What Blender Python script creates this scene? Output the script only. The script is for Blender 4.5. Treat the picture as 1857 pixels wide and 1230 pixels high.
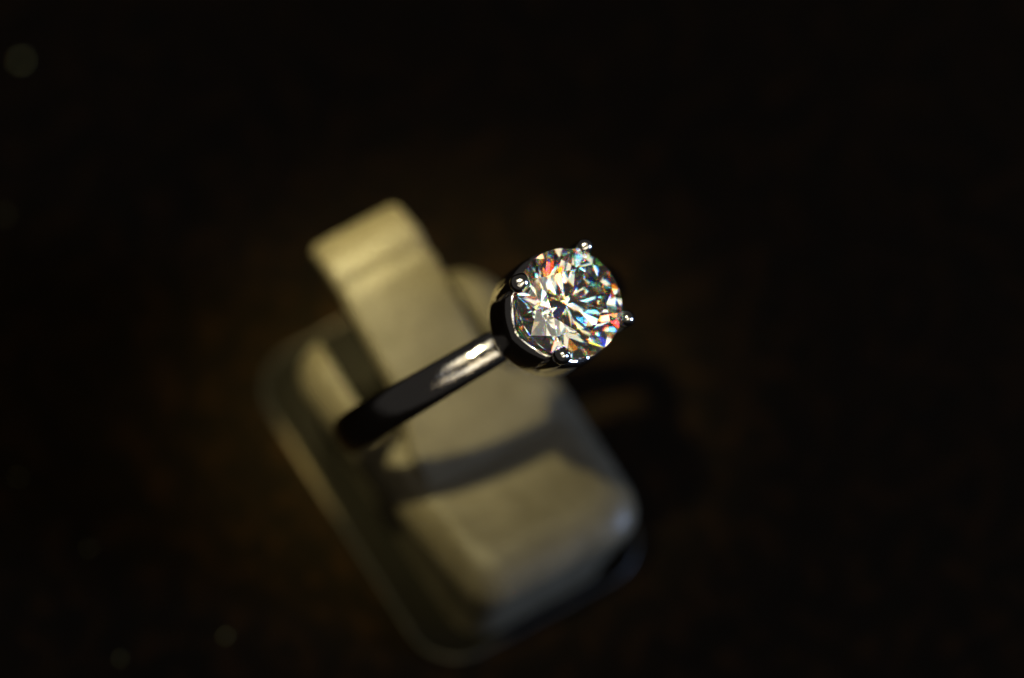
import bpy, bmesh, math, random
from mathutils import Vector, Matrix
import numpy as np

# 1 Blender unit = 1 cm; all sizes below are written in millimetres and scaled by MM
MM = 0.1
SC = bpy.context.scene
for o in list(bpy.data.objects):
    bpy.data.objects.remove(o)
COL = SC.collection
SC.unit_settings.scale_length = 0.01

# ------------------------------------------------------------------ camera
def V(*a): return Vector(a)
cam_d = bpy.data.cameras.new('camera')
cam = bpy.data.objects.new('camera', cam_d); COL.objects.link(cam)
R_ = V(0.86074, -0.50904, 0.0)
U_ = V(0.45945, 0.77689, 0.43051)
B_ = V(-0.21915, -0.37056, 0.90259)
CP = V(-68.0107, -122.3732, 311.1856)
m = Matrix((R_, U_, B_)).transposed().to_4x4()
m.translation = CP * MM
cam.matrix_world = m
cam_d.sensor_width = 36.0
cam_d.lens = 201.5
cam_d.clip_start = 0.5
cam_d.clip_end = 500
cam_d.dof.use_dof = True
cam_d.dof.focus_distance = 31.15
cam_d.dof.aperture_fstop = 0.2015 / 1.55
cam_d.dof.aperture_blades = 0
SC.camera = cam

# ------------------------------------------------------------------ light
world = bpy.data.worlds.new('World'); SC.world = world
world.use_nodes = True
bg = world.node_tree.nodes['Background']
bg.inputs[0].default_value = (1.0, 0.93, 0.86, 1)
bg.inputs[1].default_value = 0.030

def aim(o, target):
    o.rotation_euler = (Vector(target) - o.location).to_track_quat('-Z', 'Y').to_euler()

def spot_lamp(name, loc, target, power, color, radius, cone, blend):
    d = bpy.data.lights.new(name, 'SPOT'); o = bpy.data.objects.new(name, d); COL.objects.link(o)
    o.location = Vector(loc) * MM; aim(o, Vector(target) * MM)
    d.energy = power; d.color = color; d.shadow_soft_size = radius * MM
    d.spot_size = math.radians(cone); d.spot_blend = blend
    return o

def panel_lamp(name, loc, target, power, color, sx, sy, shape='RECTANGLE'):
    d = bpy.data.lights.new(name, 'AREA'); o = bpy.data.objects.new(name, d); COL.objects.link(o)
    o.location = Vector(loc) * MM; aim(o, Vector(target) * MM)
    d.energy = power; d.color = color; d.shape = shape
    d.size = sx * MM; d.size_y = sy * MM
    return o

WARM = (1.0, 0.86, 0.40)
# the display spotlight overhead, aimed at the back of the stand
KEYD = V(-0.20, -0.01, 1.0).normalized()
spot_lamp('display_spotlight', V(0, 0, 12) + KEYD * 420, (-0.8, 3.4, 12), 255000, WARM, 6, 4.9, 1.0)
# narrow warm spot from behind, added to brighten the end of the tongue
spot_lamp('tip_fill_spot', V(0, 12, 14) + V(0.05, 0.40, 0.91) * 450, (-0.2, 11.0, 13), 1150000, WARM, 5, 1.2, 1.0)
# small bright lamps added overhead for sparkle in the diamond
for dx, dy, p, c in [(0.35, 0.10, 1.0, 0), (-0.62, -0.30, 0.9, 0), (0.10, -1.05, 1.0, 0), (-0.45, -0.85, 0.8, 1),
                     (0.45, -0.80, 0.8, 0), (-0.10, 0.38, 0.9, 0), (-0.85, -1.20, 0.8, 0), (0.25, -1.55, 0.8, 1)]:
    col = (1.0, 0.86, 0.58) if c == 0 else (0.95, 0.97, 1.0)
    loc = V(4, -6, 29) + V(dx, dy, 1.0).normalized() * 460
    panel_lamp('sparkle_lamp', loc, (4, -6, 29), 60 * p, col, 10, 10, 'DISK')
# lamps added overhead where the diamond sends their light to the camera
random.seed(11)
for i in range(11):
    for j in range(12):
        tx, ty = -1.2 + 0.195 * i + random.uniform(-0.06, 0.06), -2.15 + 0.195 * j + random.uniform(-0.06, 0.06)
        dia = random.uniform(50, 150)
        pw = random.uniform(2.8, 8.0)
        cool = random.random() > 0.88
        if ((tx + 0.15) / 0.95) ** 2 + ((ty + 0.92) / 1.15) ** 2 > 1: continue
        if abs(ty + 0.38) < 0.19 or (tx > 0.3 and abs(ty + 0.38) < 0.4) or math.hypot(tx + 0.70, ty + 0.64) < 0.14: continue              # left empty to keep lamp glare off the band and a facet
        px, py = tx * 1450, ty * 1450
        panel_lamp('diamond_fill_lamp', (px, py, 1450), (px, py, 0), pw * 3.14 * 0.785 * (dia * MM) ** 2, (0.86, 0.92, 1.0) if cool else (1.0, 0.83, 0.52), dia, dia, 'DISK')
for tx, ty in [(0.36, -0.30), (0.62, -0.38), (0.50, -0.52), (0.22, -0.44), (0.05, -0.36), (-0.15, -0.45)]:  # tiny lamps added to put specks of reflection on the band
    panel_lamp('band_speck_lamp', (tx * 1450, ty * 1450, 1450), (tx * 1450, ty * 1450, 0), 3.0 * 3.14 * 0.785 * 9, (1.0, 0.82, 0.5), 30, 30, 'DISK')
# broad panels added overhead to fill the diamond's dark facets
for px, py, sx, sy, p in [(-150, -1550, 1600, 900, 1.9), (-250, 200, 1300, 700, 1.35), (-1250, -1050, 600, 480, 1.1)]:
    panel_lamp('diamond_fill_panel', (px, py, 1500), (px, py, 0), p * 3.14 * sx * sy * MM * MM, (1.0, 0.91, 0.72), sx, sy)
# cool daylight from the front right
panel_lamp('daylight_window', V(4, -6, 10) + V(0.72, -0.68, 0.12) * 900, (4, -6, 10), 150000, (0.45, 0.62, 1.0), 220, 300)

SC.view_settings.view_transform = 'Standard'
SC.view_settings.look = 'None'
SC.view_settings.exposure = 0.0
SC.view_settings.gamma = 1.0
cy = SC.cycles
cy.max_bounces = 40; cy.transmission_bounces = 36; cy.glossy_bounces = 16
cy.diffuse_bounces = 4; cy.transparent_max_bounces = 8
cy.caustics_reflective = True; cy.caustics_refractive = True
cy.blur_glossy = 0.0
cy.sample_clamp_indirect = 12.0
cy.use_adaptive_sampling = False
cy.use_denoising = True
try:
    cy.denoiser = 'OPENIMAGEDENOISE'
    cy.denoising_input_passes = 'RGB_ALBEDO_NORMAL'
    cy.denoising_prefilter = 'ACCURATE'
except Exception:
    pass

# ------------------------------------------------------------------ materials
def new_mat(name):
    mt = bpy.data.materials.new(name); mt.use_nodes = True
    nt = mt.node_tree
    return mt, nt, nt.nodes['Principled BSDF'], nt.nodes['Material Output']

def N(nt, typ, **kw):
    n = nt.nodes.new(typ)
    for k, v in kw.items():
        if k.startswith('i_'): n.inputs[k[2:].replace('_', ' ')].default_value = v
        else: setattr(n, k, v)
    return n

def leather_mat():
    mt, nt, p, out = new_mat('cream_leatherette')
    L = nt.links.new
    tc = N(nt, 'ShaderNodeTexCoord')
    n1 = N(nt, 'ShaderNodeTexNoise', i_Scale=4.5, i_Detail=7.0, i_Roughness=0.7)
    L(tc.outputs['Object'], n1.inputs['Vector'])
    cr = N(nt, 'ShaderNodeValToRGB')
    cr.color_ramp.elements[0].position = 0.3; cr.color_ramp.elements[0].color = (0.030, 0.0258, 0.0172, 1)
    cr.color_ramp.elements[1].position = 0.75; cr.color_ramp.elements[1].color = (0.052, 0.0455, 0.0325, 1)
    L(n1.outputs['Fac'], cr.inputs['Fac']); L(cr.outputs['Color'], p.inputs['Base Color'])
    mr = N(nt, 'ShaderNodeMapRange'); mr.inputs['To Min'].default_value = 0.30; mr.inputs['To Max'].default_value = 0.52
    L(n1.outputs['Fac'], mr.inputs['Value']); L(mr.outputs['Result'], p.inputs['Roughness'])
    p.inputs['Specular IOR Level'].default_value = 0.12
    vo = N(nt, 'ShaderNodeTexVoronoi', i_Scale=34.0); vo.feature = 'DISTANCE_TO_EDGE'
    L(tc.outputs['Object'], vo.inputs['Vector'])
    n2 = N(nt, 'ShaderNodeTexNoise', i_Scale=9.0, i_Detail=4.0)
    L(tc.outputs['Object'], n2.inputs['Vector'])
    b1 = N(nt, 'ShaderNodeBump', i_Strength=0.35, i_Distance=0.006)
    L(vo.outputs['Distance'], b1.inputs['Height'])
    b2 = N(nt, 'ShaderNodeBump', i_Strength=0.22, i_Distance=0.03)
    L(n2.outputs['Fac'], b2.inputs['Height']); L(b1.outputs['Normal'], b2.inputs['Normal'])
    L(b2.outputs['Normal'], p.inputs['Normal'])
    return mt

def metal_mat(name, r0, r1, base=(0.68, 0.66, 0.64, 1), scratch=(18, 70, 18), depth=0.10):
    mt, nt, p, out = new_mat(name)
    L = nt.links.new
    p.inputs['Base Color'].default_value = base
    p.inputs['Metallic'].default_value = 1.0
    tc = N(nt, 'ShaderNodeTexCoord')
    n1 = N(nt, 'ShaderNodeTexNoise', i_Scale=14.0, i_Detail=5.0, i_Roughness=0.65)
    L(tc.outputs['Object'], n1.inputs['Vector'])
    mr = N(nt, 'ShaderNodeMapRange'); mr.inputs['To Min'].default_value = r0; mr.inputs['To Max'].default_value = r1
    p.inputs['Specular Tint'].default_value = (1, 0.97, 0.92, 1)
    L(n1.outputs['Fac'], mr.inputs['Value']); L(mr.outputs['Result'], p.inputs['Roughness'])
    vo = N(nt, 'ShaderNodeTexVoronoi', i_Scale=9.0); vo.feature = 'SMOOTH_F1'
    L(tc.outputs['Object'], vo.inputs['Vector'])
    b = N(nt, 'ShaderNodeBump', i_Strength=0.03, i_Distance=0.02)
    L(vo.outputs['Distance'], b.inputs['Height'])
    mp = N(nt, 'ShaderNodeMapping'); mp.inputs['Scale'].default_value = scratch
    L(tc.outputs['Object'], mp.inputs['Vector'])
    n3 = N(nt, 'ShaderNodeTexNoise', i_Scale=1.0, i_Detail=3.0)
    L(mp.outputs['Vector'], n3.inputs['Vector'])
    b3 = N(nt, 'ShaderNodeBump', i_Strength=depth, i_Distance=0.01)
    L(n3.outputs['Fac'], b3.inputs['Height']); L(b.outputs['Normal'], b3.inputs['Normal'])
    L(b3.outputs['Normal'], p.inputs['Normal'])
    return mt

def diamond_mat():
    mt, nt, p, out = new_mat('diamond')
    L = nt.links.new
    nt.nodes.remove(p)
    # each band of the spectrum is refracted by its own index where light crosses into the stone
    bands = [((0.50, 0.00, 0.00), 2.3150000), ((0.40, 0.15, 0.00), 2.3530000), ((0.10, 0.45, 0.00), 2.3910000),
             ((0.00, 0.35, 0.10), 2.4270000), ((0.00, 0.05, 0.50), 2.4600000), ((0.00, 0.00, 0.40), 2.4900000)]
    last = None
    for col, ior in bands:
        g = N(nt, 'ShaderNodeBsdfGlass'); g.inputs['Color'].default_value = (*col, 1)
        g.inputs['Roughness'].default_value = 0.0; g.inputs['IOR'].default_value = ior
        if last is None: last = g.outputs[0]
        else:
            a = N(nt, 'ShaderNodeAddShader'); L(last, a.inputs[0]); L(g.outputs[0], a.inputs[1]); last = a.outputs[0]
    inner = N(nt, 'ShaderNodeBsdfGlass'); inner.inputs['Color'].default_value = (0.99, 0.985, 0.96, 1)
    inner.inputs['Roughness'].default_value = 0.0; inner.inputs['IOR'].default_value = 2.417
    ge = N(nt, 'ShaderNodeNewGeometry')
    mx = N(nt, 'ShaderNodeMixShader')
    L(ge.outputs['Backfacing'], mx.inputs[0]); L(last, mx.inputs[1]); L(inner.outputs[0], mx.inputs[2])
    L(mx.outputs[0], out.inputs['Surface'])
    return mt

def cloth_mat():
    mt, nt, p, out = new_mat('black_velvet')
    L = nt.links.new
    tc = N(nt, 'ShaderNodeTexCoord')
    n1 = N(nt, 'ShaderNodeTexNoise', i_Scale=5.5, i_Detail=8.0, i_Roughness=0.75)
    L(tc.outputs['Object'], n1.inputs['Vector'])
    cr = N(nt, 'ShaderNodeValToRGB')
    e = cr.color_ramp.elements
    e[0].position = 0.48; e[0].color = (0.0018, 0.0010, 0.0001, 1)
    e[1].position = 0.78; e[1].color = (0.012, 0.005, 0.0008, 1)
    L(n1.outputs['Fac'], cr.inputs['Fac']); L(cr.outputs['Color'], p.inputs['Base Color'])
    p.inputs['Roughness'].default_value = 0.95
    p.inputs['Specular IOR Level'].default_value = 0.05
    n2 = N(nt, 'ShaderNodeTexNoise', i_Scale=60.0, i_Detail=3.0)
    L(tc.outputs['Object'], n2.inputs['Vector'])
    b = N(nt, 'ShaderNodeBump', i_Strength=0.8, i_Distance=0.02)
    L(n2.outputs['Fac'], b.inputs['Height']); L(b.outputs['Normal'], p.inputs['Normal'])
    return mt

def lacquer_shade_mat():
    mt, nt, p, out = new_mat('dark_lacquer_slot_shade')
    tc = N(nt, 'ShaderNodeTexCoord')
    n1 = N(nt, 'ShaderNodeTexNoise', i_Scale=6.0, i_Detail=5.0)
    nt.links.new(tc.outputs['Object'], n1.inputs['Vector'])
    cr = N(nt, 'ShaderNodeValToRGB')
    cr.color_ramp.elements[0].color = (0.0008, 0.0007, 0.0004, 1); cr.color_ramp.elements[1].color = (0.002, 0.0016, 0.0008, 1)  # near-black of the plate, also used as shade in the slot
    nt.links.new(n1.outputs['Fac'], cr.inputs['Fac']); nt.links.new(cr.outputs['Color'], p.inputs['Base Color'])
    p.inputs['Roughness'].default_value = 0.7
    p.inputs['Specular IOR Level'].default_value = 0.03
    return mt

def piping_glint_mat():
    mt, nt, p, out = new_mat('brown_piping_glint')
    tc = N(nt, 'ShaderNodeTexCoord')
    n1 = N(nt, 'ShaderNodeTexNoise', i_Scale=1.3, i_Detail=3.0)
    nt.links.new(tc.outputs['Object'], n1.inputs['Vector'])
    cr = N(nt, 'ShaderNodeValToRGB')
    cr.color_ramp.elements[0].position = 0.46; cr.color_ramp.elements[0].color = (0.0008, 0.0006, 0.0003, 1)
    cr.color_ramp.elements[1].position = 0.7; cr.color_ramp.elements[1].color = (0.055, 0.042, 0.022, 1)  # pale and dark patches put the rim's broken glint into the colour
    nt.links.new(n1.outputs['Fac'], cr.inputs['Fac']); nt.links.new(cr.outputs['Color'], p.inputs['Base Color'])
    p.inputs['Roughness'].default_value = 0.5
    p.inputs['Specular IOR Level'].default_value = 0.2
    return mt

def lint_mat():
    mt, nt, p, out = new_mat('lint')
    tc = N(nt, 'ShaderNodeTexCoord')
    n1 = N(nt, 'ShaderNodeTexNoise', i_Scale=30.0)
    nt.links.new(tc.outputs['Object'], n1.inputs['Vector'])
    cr = N(nt, 'ShaderNodeValToRGB')
    cr.color_ramp.elements[0].color = (0.20, 0.19, 0.06, 1); cr.color_ramp.elements[1].color = (0.4, 0.37, 0.14, 1)
    nt.links.new(n1.outputs['Fac'], cr.inputs['Fac']); nt.links.new(cr.outputs['Color'], p.inputs['Base Color'])
    p.inputs['Roughness'].default_value = 0.6
    return mt

PIPING_GLINT, LACQUER_SHADE, LEATHER, GOLD, DIAMOND, VELVET, LINT = piping_glint_mat(), lacquer_shade_mat(), leather_mat(), metal_mat('polished_white_gold', 0.0, 0.07), diamond_mat(), cloth_mat(), lint_mat()

WORN_GOLD = metal_mat('worn_white_gold', 0.02, 0.09, (0.52, 0.50, 0.48, 1), (60, 90, 60), 0.14)
BEAD_GOLD = metal_mat('burnished_white_gold', 0.05, 0.16)

# ------------------------------------------------------------------ helpers
def obj(name, bm, mat, parent=None, smooth=True):
    bmesh.ops.recalc_face_normals(bm, faces=bm.faces)
    me = bpy.data.meshes.new(name)
    for v in bm.verts: v.co *= MM
    bm.to_mesh(me); bm.free()
    for f in me.polygons: f.use_smooth = smooth
    me.materials.append(mat)
    o = bpy.data.objects.new(name, me); COL.objects.link(o)
    if parent: o.parent = parent
    return o

def empty(name, loc, label, cat):
    o = bpy.data.objects.new(name, None); COL.objects.link(o)
    o.empty_display_size = 0.3
    o.location = Vector(loc) * MM; o['label'] = label; o['category'] = cat
    return o

def rrect(cx, cy, w, l, rad, z, n=8):
    pts = []
    for (sx, sy, a0) in ((1, 1, 0), (-1, 1, 90), (-1, -1, 180), (1, -1, 270)):
        for k in range(n + 1):
            a = math.radians(a0 + 90 * k / n)
            pts.append((cx + sx * (w / 2 - rad) + rad * math.cos(a), cy + sy * (l / 2 - rad) + rad * math.sin(a), z))
    return pts

def loft(bm, loops, cap0=True, cap1=True, closed=True):
    vs = [[bm.verts.new(p) for p in lp] for lp in loops]
    n = len(vs[0])
    for a, b in zip(vs, vs[1:]):
        for k in range(n if closed else n - 1):
            j = (k + 1) % n
            bm.faces.new((a[k], a[j], b[j], b[k]))
    if cap0: bm.faces.new(vs[0][::-1])
    if cap1: bm.faces.new(vs[-1])
    return vs

# ------------------------------------------------------------------ black cloth
bm = bmesh.new()
g = 60
for j in range(g + 1):
    for i in range(g + 1):
        x, y = -300 + 600 * i / g, -300 + 600 * j / g
        d = max(0.0, math.hypot(x, y) - 45)
        z = 0.0 if d == 0 else -0.02 * d + 0.8 * math.sin(x * 0.031) * math.cos(y * 0.027) * min(1, d / 60)
        bm.verts.new((x, y, z))
bm.verts.ensure_lookup_table()
for j in range(g):
    for i in range(g):
        q = j * (g + 1) + i
        bm.faces.new([bm.verts[k] for k in (q, q + 1, q + g + 2, q + g + 1)])
cloth = obj('display_cloth', bm, VELVET)
cloth['kind'] = 'structure'

# ------------------------------------------------------------------ ring stand
stand = empty('ring_stand', (0, 0, 0), 'olive-beige satin ring display stand with an upturned tongue, standing on black cloth', 'ring stand')
bm = bmesh.new()
loft(bm, [rrect(0, 0, 14.5, 22.4, 2.8, 0.02), rrect(0, 0, 14.8, 22.7, 2.9, 0.15), rrect(0, 0, 14.85, 22.75, 2.9, 0.3), rrect(0, 0, 14.75, 22.65, 2.9, 0.42),
          rrect(0, 0, 14.5, 22.4, 2.8, 0.5), rrect(0, 0, 14.1, 22.0, 2.6, 0.53)])
plate = obj('base_plate', bm, LACQUER_SHADE, stand)
bm = bmesh.new()
rad = 0.2
ctr = rrect(0, 0, 14.75, 22.65, 2.9, 0.40, n=10)
n = len(ctr); ringv = []
for k in range(n):
    d = (Vector(ctr[(k + 1) % n]) - Vector(ctr[k - 1])).normalized()
    nx = V(d.y, -d.x, 0)
    ringv.append([bm.verts.new(Vector(ctr[k]) + (nx * math.cos(q * math.pi / 5) + V(0, 0, 1) * math.sin(q * math.pi / 5)) * rad) for q in range(10)])
for k in range(n):
    for q in range(10):
        bm.faces.new((ringv[k][q], ringv[k][(q + 1) % 10], ringv[(k + 1) % n][(q + 1) % 10], ringv[(k + 1) % n][q]))
obj('edge_piping_glint', bm, PIPING_GLINT, plate)  # thin tube added for the glint line along the plate's rim

TOPY = -1.9
bm = bmesh.new()
loops = [rrect(0, -1.2, 10.3, 19.0, 2.2, 0.49), rrect(0, -1.3, 10.5, 19.0, 2.2, 1.5),
         rrect(0.2, -1.6, 12.0, 19.4, 2.1, 4.5), rrect(0.2, TOPY + 0.1, 13.3, 20.0, 2.5, 6.6)]
for k in range(1, 7):
    a = math.radians(90 * k / 6)
    ins = 2.0 * (1 - math.cos(a))
    loops.append(rrect(0.2, TOPY + 0.25 * ins, 13.3 - 2 * ins, 20.0 - 2.5 * ins, 2.6 - ins * 0.5, 6.7 + 2.2 * math.sin(a)))
loft(bm, loops)
for v in bm.verts:            # the left flank leans in towards the front
    if v.co.x < 0:
        f = min(1.0, max(0.0, (-1.0 - v.co.y) / 8.0))
        v.co.x += 1.5 * f * f * (3 - 2 * f) * min(1.0, v.co.z / 6.0)
block = obj('base_block', bm, LEATHER, stand)
# the slot under the tongue is cut out of the block and runs out at its back
bm = bmesh.new()
loft(bm, [rrect(0, 10.25, 8.6, 20, 0.6, 0.3), rrect(0, 10.25, 8.6, 20, 0.6, 8.3), rrect(0, 10.25, 9.2, 20.6, 0.9, 9.2), rrect(0, 10.25, 9.2, 20.6, 0.9, 12)])
cutter = obj('slot_cutter', bm, LEATHER)
bo = block.modifiers.new('slot', 'BOOLEAN'); bo.operation = 'DIFFERENCE'; bo.solver = 'EXACT'; bo.object = cutter
bpy.context.view_layer.update()
cut = bpy.data.meshes.new_from_object(block.evaluated_get(bpy.context.evaluated_depsgraph_get()))
block.modifiers.clear(); block.data = cut; cut.name = 'base_block'
bpy.data.objects.remove(cutter)
for f in cut.polygons: f.use_smooth = True
cut.set_sharp_from_angle(angle=math.radians(38))
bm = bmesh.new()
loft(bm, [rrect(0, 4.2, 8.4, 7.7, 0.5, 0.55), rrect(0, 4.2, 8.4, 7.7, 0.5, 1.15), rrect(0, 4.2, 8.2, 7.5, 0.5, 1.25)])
obj('slot_shade_pad', bm, LACQUER_SHADE, stand)  # near-black pad added on the slot floor, standing in for its shade

# tongue: a padded strip that rises from the front shelf towards the back
def tongue():
    bm = bmesh.new()
    path = [(-5.2, 8.45), (-4.4, 8.55), (-3.6, 8.78), (-3.0, 8.98), (-2.4, 9.2), (-1.8, 9.42), (-1.2, 9.65), (-0.6, 9.87), (0.0, 10.1), (0.6, 10.33), (1.2, 10.56), (3.0, 11.25), (6.6, 12.63), (7.3, 12.86),
            (7.65, 12.72), (8.0, 12.92), (8.6, 13.0), (9.4, 12.9), (10.1, 12.68), (10.6, 12.3), (10.9, 11.8)]
    T = 1.5
    loops = []
    for k, (y, z) in enumerate(path):
        y0, z0 = path[max(0, k - 1)]; y1, z1 = path[min(len(path) - 1, k + 1)]
        d = math.hypot(y1 - y0, z1 - z0); ny, nz = -(z1 - z0) / d, (y1 - y0) / d
        end = k / (len(path) - 1)
        fl = min(1.0, max(0.0, (1.2 - y) / 3.4)); fl = fl * fl * (3 - 2 * fl)
        w = 6.0 + 3.2 * fl + 0.1 * math.sin(k * 1.7) - (0.5 if k == len(path) - 1 else 0) - (0.15 if k == len(path) - 2 else 0)
        th = (T - 1.0 * min(1.0, max(0.0, (0.5 - y) / 5.0))) * (1 if k < len(path) - 1 else 0.75)
        cx = 0.22 + 0.7 * fl
        lp = []
        r = min(0.5, th * 0.42)
        for (sx, sz, a0) in ((1, 1, 0), (-1, 1, 90), (-1, -1, 180), (1, -1, 270)):
            for q in range(6):
                a = math.radians(a0 + 18 * q)
                x = sx * (w / 2 - r) + r * math.cos(a)
                t = sz * (th / 2 - r) + r * math.sin(a)
                if sz > 0: t += 0.12 * (1 - (2 * x / w) ** 2)
                # t measured from the strip's mid line
                lp.append((cx + x, y + ny * t, z + nz * t))
        loops.append(lp)
    loft(bm, loops)
    return obj('tongue', bm, LEATHER, stand)
tongue()

# ------------------------------------------------------------------ ring
Rr = 9.3
H_ = V(0.21277115, -0.34429329, 0.91443456)
T_ = V(-0.9766741, -0.10263541, 0.18860987)
C_ = V(1.22113639, -1.70222604, 16.85330585)
EX = (-T_).normalized(); EZ = (H_ - EX * H_.dot(EX)).normalized(); EY = EZ.cross(EX)
ring = empty('diamond_ring', (0, 0, 0), 'white gold solitaire ring with a round four-prong diamond, slid over the stand tongue', 'ring')
mw = Matrix((EX, EY, EZ)).transposed().to_4x4()
mw.translation = (C_ - EZ * Rr) * MM
ring.matrix_world = mw
ZC = Rr                 # ring centre above the lowest point of the shank
ZG = 2 * Rr + 4.6       # girdle height

bm = bmesh.new()
loops = []
NB, NS = 200, 56
for k in range(NB):
    a = 2 * math.pi * k / NB          # 0 = top (under the head)
    up = max(0.0, math.cos(a))
    width = 2.35 - 0.4 * up ** 2
    thick = 1.55 + 0.15 * up ** 3
    rm = Rr - thick / 2
    lp = []
    for q in range(NS):
        b = 2 * math.pi * q / NS
        c, s = math.cos(b), math.sin(b)
        e = 2 / 2.3
        u = math.copysign(abs(c) ** e, c) * thick / 2
        v = math.copysign(abs(s) ** e, s) * width / 2
        u += -0.0 * (v / (width / 2)) ** 2 if u > 0 else 0
        rr = rm + u
        lp.append((rr * math.sin(a), v, ZC + rr * math.cos(a)))
    loops.append(lp)
vs = [[bm.verts.new(p) for p in lp] for lp in loops]
for k in range(NB):
    for q in range(NS):
        bm.faces.new((vs[k][q], vs[k][(q + 1) % NS], vs[(k + 1) % NB][(q + 1) % NS], vs[(k + 1) % NB][q]))
obj('band', bm, WORN_GOLD, ring)

# basket: a rounded cup whose rim dips between the prongs
DR = 3.08
PR = [math.radians(a) for a in (45, 135, 225, 315)]
def basket():
    bm = bmesh.new()
    prof_o = [(5.2, 0.9), (4.85, 1.6), (4.4, 2.3), (4.05, 2.95), (3.92, 3.2), (3.78, 3.28), (3.6, 3.3), (2.8, 3.3), (1.7, 3.3), (0.6, 3.2)]
    n = 96
    outer, inner = [], []
    rows = len(prof_o)
    for i, (d, r) in enumerate(prof_o):
        lp, li = [], []
        f = i / (rows - 1)
        for k in range(n):
            a = 2 * math.pi * k / n
            dip = (1 - abs(math.cos(2 * (a - math.pi / 4)))) ** 1.0
            dd = d + 0.75 * dip * f ** 2.2
            lp.append((r * math.cos(a), r * math.sin(a), ZG - dd))
            ri = r - 0.42
            li.append((ri * math.cos(a), ri * math.sin(a), ZG - dd + (0.3 if i == 0 else 0)))
        outer.append(lp); inner.append(li)
    loft(bm, outer + inner[::-1])
    return obj('basket', bm, GOLD, ring)
basket()

def tube(bm, pts, rads, n=16):
    loops = []
    for k, p in enumerate(pts):
        a = Vector(pts[max(0, k - 1)]); b = Vector(pts[min(len(pts) - 1, k + 1)])
        d = (b - a).normalized()
        x = d.orthogonal().normalized() if abs(d.z) < 0.5 else d.cross(V(0, 1, 0)).normalized()
        y = d.cross(x)
        loops.append([tuple(Vector(p) + (x * math.cos(2 * math.pi * q / n) + y * math.sin(2 * math.pi * q / n)) * rads[k]) for q in range(n)])
    loft(bm, loops)

for i, a in enumerate(PR):
    c, s = math.cos(a), math.sin(a)
    bm = bmesh.new()
    pr = [(2.5, -4.0), (2.85, -3.2), (3.05, -2.2), (3.22, -1.0), (3.27, 0.05), (3.18, 0.45)]
    tube(bm, [(r * c, r * s, ZG + d) for r, d in pr], [0.40, 0.46, 0.46, 0.44, 0.42, 0.40])
    prong = obj('prong', bm, GOLD, ring)
    bm = bmesh.new()
    bmesh.ops.create_uvsphere(bm, u_segments=28, v_segments=18, radius=(0.46, 0.56, 0.51, 0.44)[i])
    for v in bm.verts:
        v.co = Vector((v.co.x * (1.0 + 0.06 * math.sin(i * 2.1)), v.co.y * (1.0 - 0.05 * math.cos(i)), v.co.z * (0.95 + 0.05 * i))) * (1 + 0.05 * math.sin(7 * v.co.x + i) * math.cos(6 * v.co.y)) + V((3.22 - 0.05 * (i % 2)) * c, 3.22 * s, ZG + 0.5 + 0.04 * i)
    obj('bead', bm, BEAD_GOLD, prong)

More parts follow.
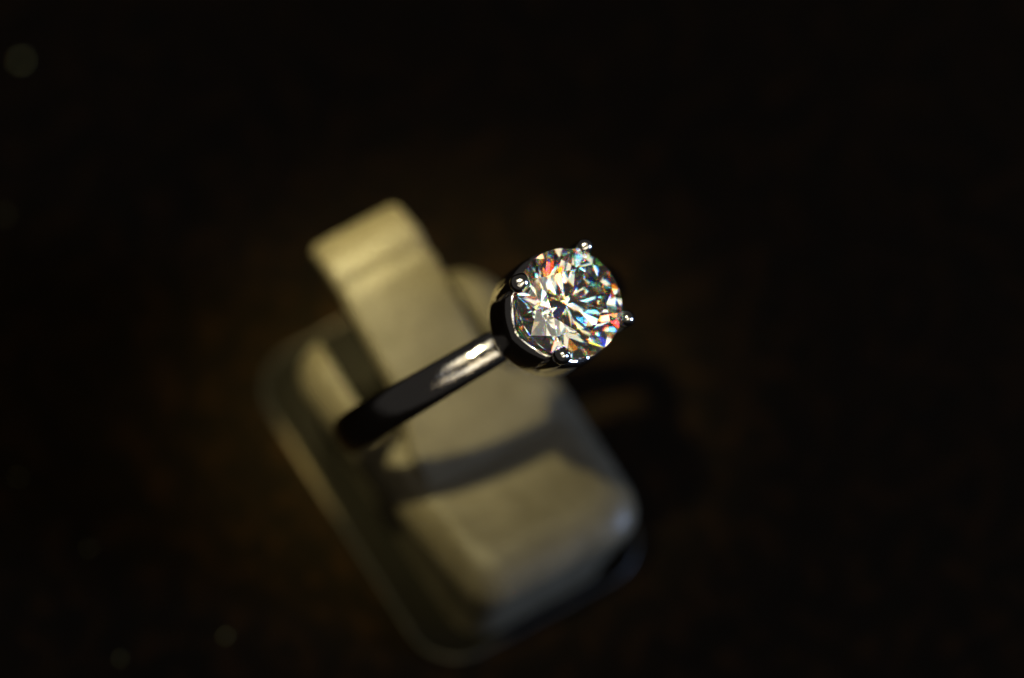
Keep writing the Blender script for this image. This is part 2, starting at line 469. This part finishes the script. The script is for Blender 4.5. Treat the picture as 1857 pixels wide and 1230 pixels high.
# round brilliant: a drum cut by the planes of its 57 facets
def brilliant(R):
    bm = bmesh.new()
    n = 96
    gt, gb = 0.03, -0.03
    loft(bm, [[(math.cos(2 * math.pi * k / n), math.sin(2 * math.pi * k / n), z) for k in range(n)] for z in (-1.0, 0.6)])
    P = lambda r, deg, z: V(r * math.cos(math.radians(deg)), r * math.sin(math.radians(deg)), z)
    CA, PA, TB = math.tan(math.radians(34.5)), math.tan(math.radians(40.8)), 0.57
    zt = gt + (1 - TB) * CA
    rs = 0.763
    zs = gt + (1 - rs * math.cos(math.radians(22.5))) * CA
    rl = 0.22
    zl = gb - (1 - rl * math.cos(math.radians(22.5))) * PA
    planes = [(V(0, 0, zt), V(0, 0, 1))]
    def tri(a, b, c):
        no = (b - a).cross(c - a).normalized()
        if no.dot(a) < 0: no = -no
        planes.append((a, no))
    for k in range(8):
        f = 45 * k
        planes.append((P(1, f, gt), V(math.cos(math.radians(f)) * CA, math.sin(math.radians(f)) * CA, 1).normalized()))
        tri(P(TB, f, zt), P(TB, f + 45, zt), P(rs, f + 22.5, zs))
        tri(P(rs, f + 22.5, zs), P(1, f, gt), P(1, f + 22.5, gt))
        tri(P(rs, f + 22.5, zs), P(1, f + 22.5, gt), P(1, f + 45, gt))
        planes.append((P(1, f, gb), V(math.cos(math.radians(f)) * PA, math.sin(math.radians(f)) * PA, -1).normalized()))
        tri(P(rl, f + 22.5, zl), P(1, f, gb), P(1, f + 22.5, gb))
        tri(P(rl, f + 22.5, zl), P(1, f + 22.5, gb), P(1, f + 45, gb))
    for co, no in planes:
        bmesh.ops.bisect_plane(bm, geom=bm.verts[:] + bm.edges[:] + bm.faces[:], dist=1e-6, plane_co=co, plane_no=no, clear_outer=True)
        be = [e for e in bm.edges if e.is_boundary]
        if be: bmesh.ops.holes_fill(bm, edges=be, sides=0)
    bmesh.ops.remove_doubles(bm, verts=bm.verts, dist=1e-5)
    rot = Matrix.Rotation(math.radians(9), 3, 'Z')
    for v in bm.verts: v.co = rot @ (v.co * R) + V(0, 0, ZG)
    return bm
dm = obj('diamond', brilliant(DR), DIAMOND, ring, smooth=False)
dm['label'] = 'round brilliant-cut diamond flashing with coloured fire'

# ------------------------------------------------------------------ lint specks on the cloth
def lint(x, y, s, seed):
    rnd = random.Random(seed)
    bm = bmesh.new()
    bmesh.ops.create_icosphere(bm, subdivisions=1, radius=s)
    for v in bm.verts:
        k = 0.7 + 0.6 * rnd.random()
        v.co = Vector((v.co.x * k * 1.3, v.co.y * k, v.co.z * k * 0.7 + s * 0.55))
    o = obj('lint_speck', bm, LINT)
    o.location = (x * MM, y * MM, 0)
    return o

for i, (x, y, sz) in enumerate([(-8.9, 37.1, 0.17), (-16.8, -2.7, 0.085), (-21.0, 6.3, 0.07), (-22.4, 12.5, 0.08), (-22.8, -0.8, 0.075), (-14.8, 28.3, 0.08)]):
    o = lint(x, y, sz, i)
    o['category'] = 'lint'; o['group'] = 'lint specks on the black cloth'
    o['label'] = 'tiny pale lint speck lying on the black cloth away from the stand'
    if i == 1:
        o['label'] = 'brightest lint speck on the black cloth, beside the front of the stand'
    if i == 0:
        o['label'] = 'largest pale lint speck on the black cloth, far behind the stand'
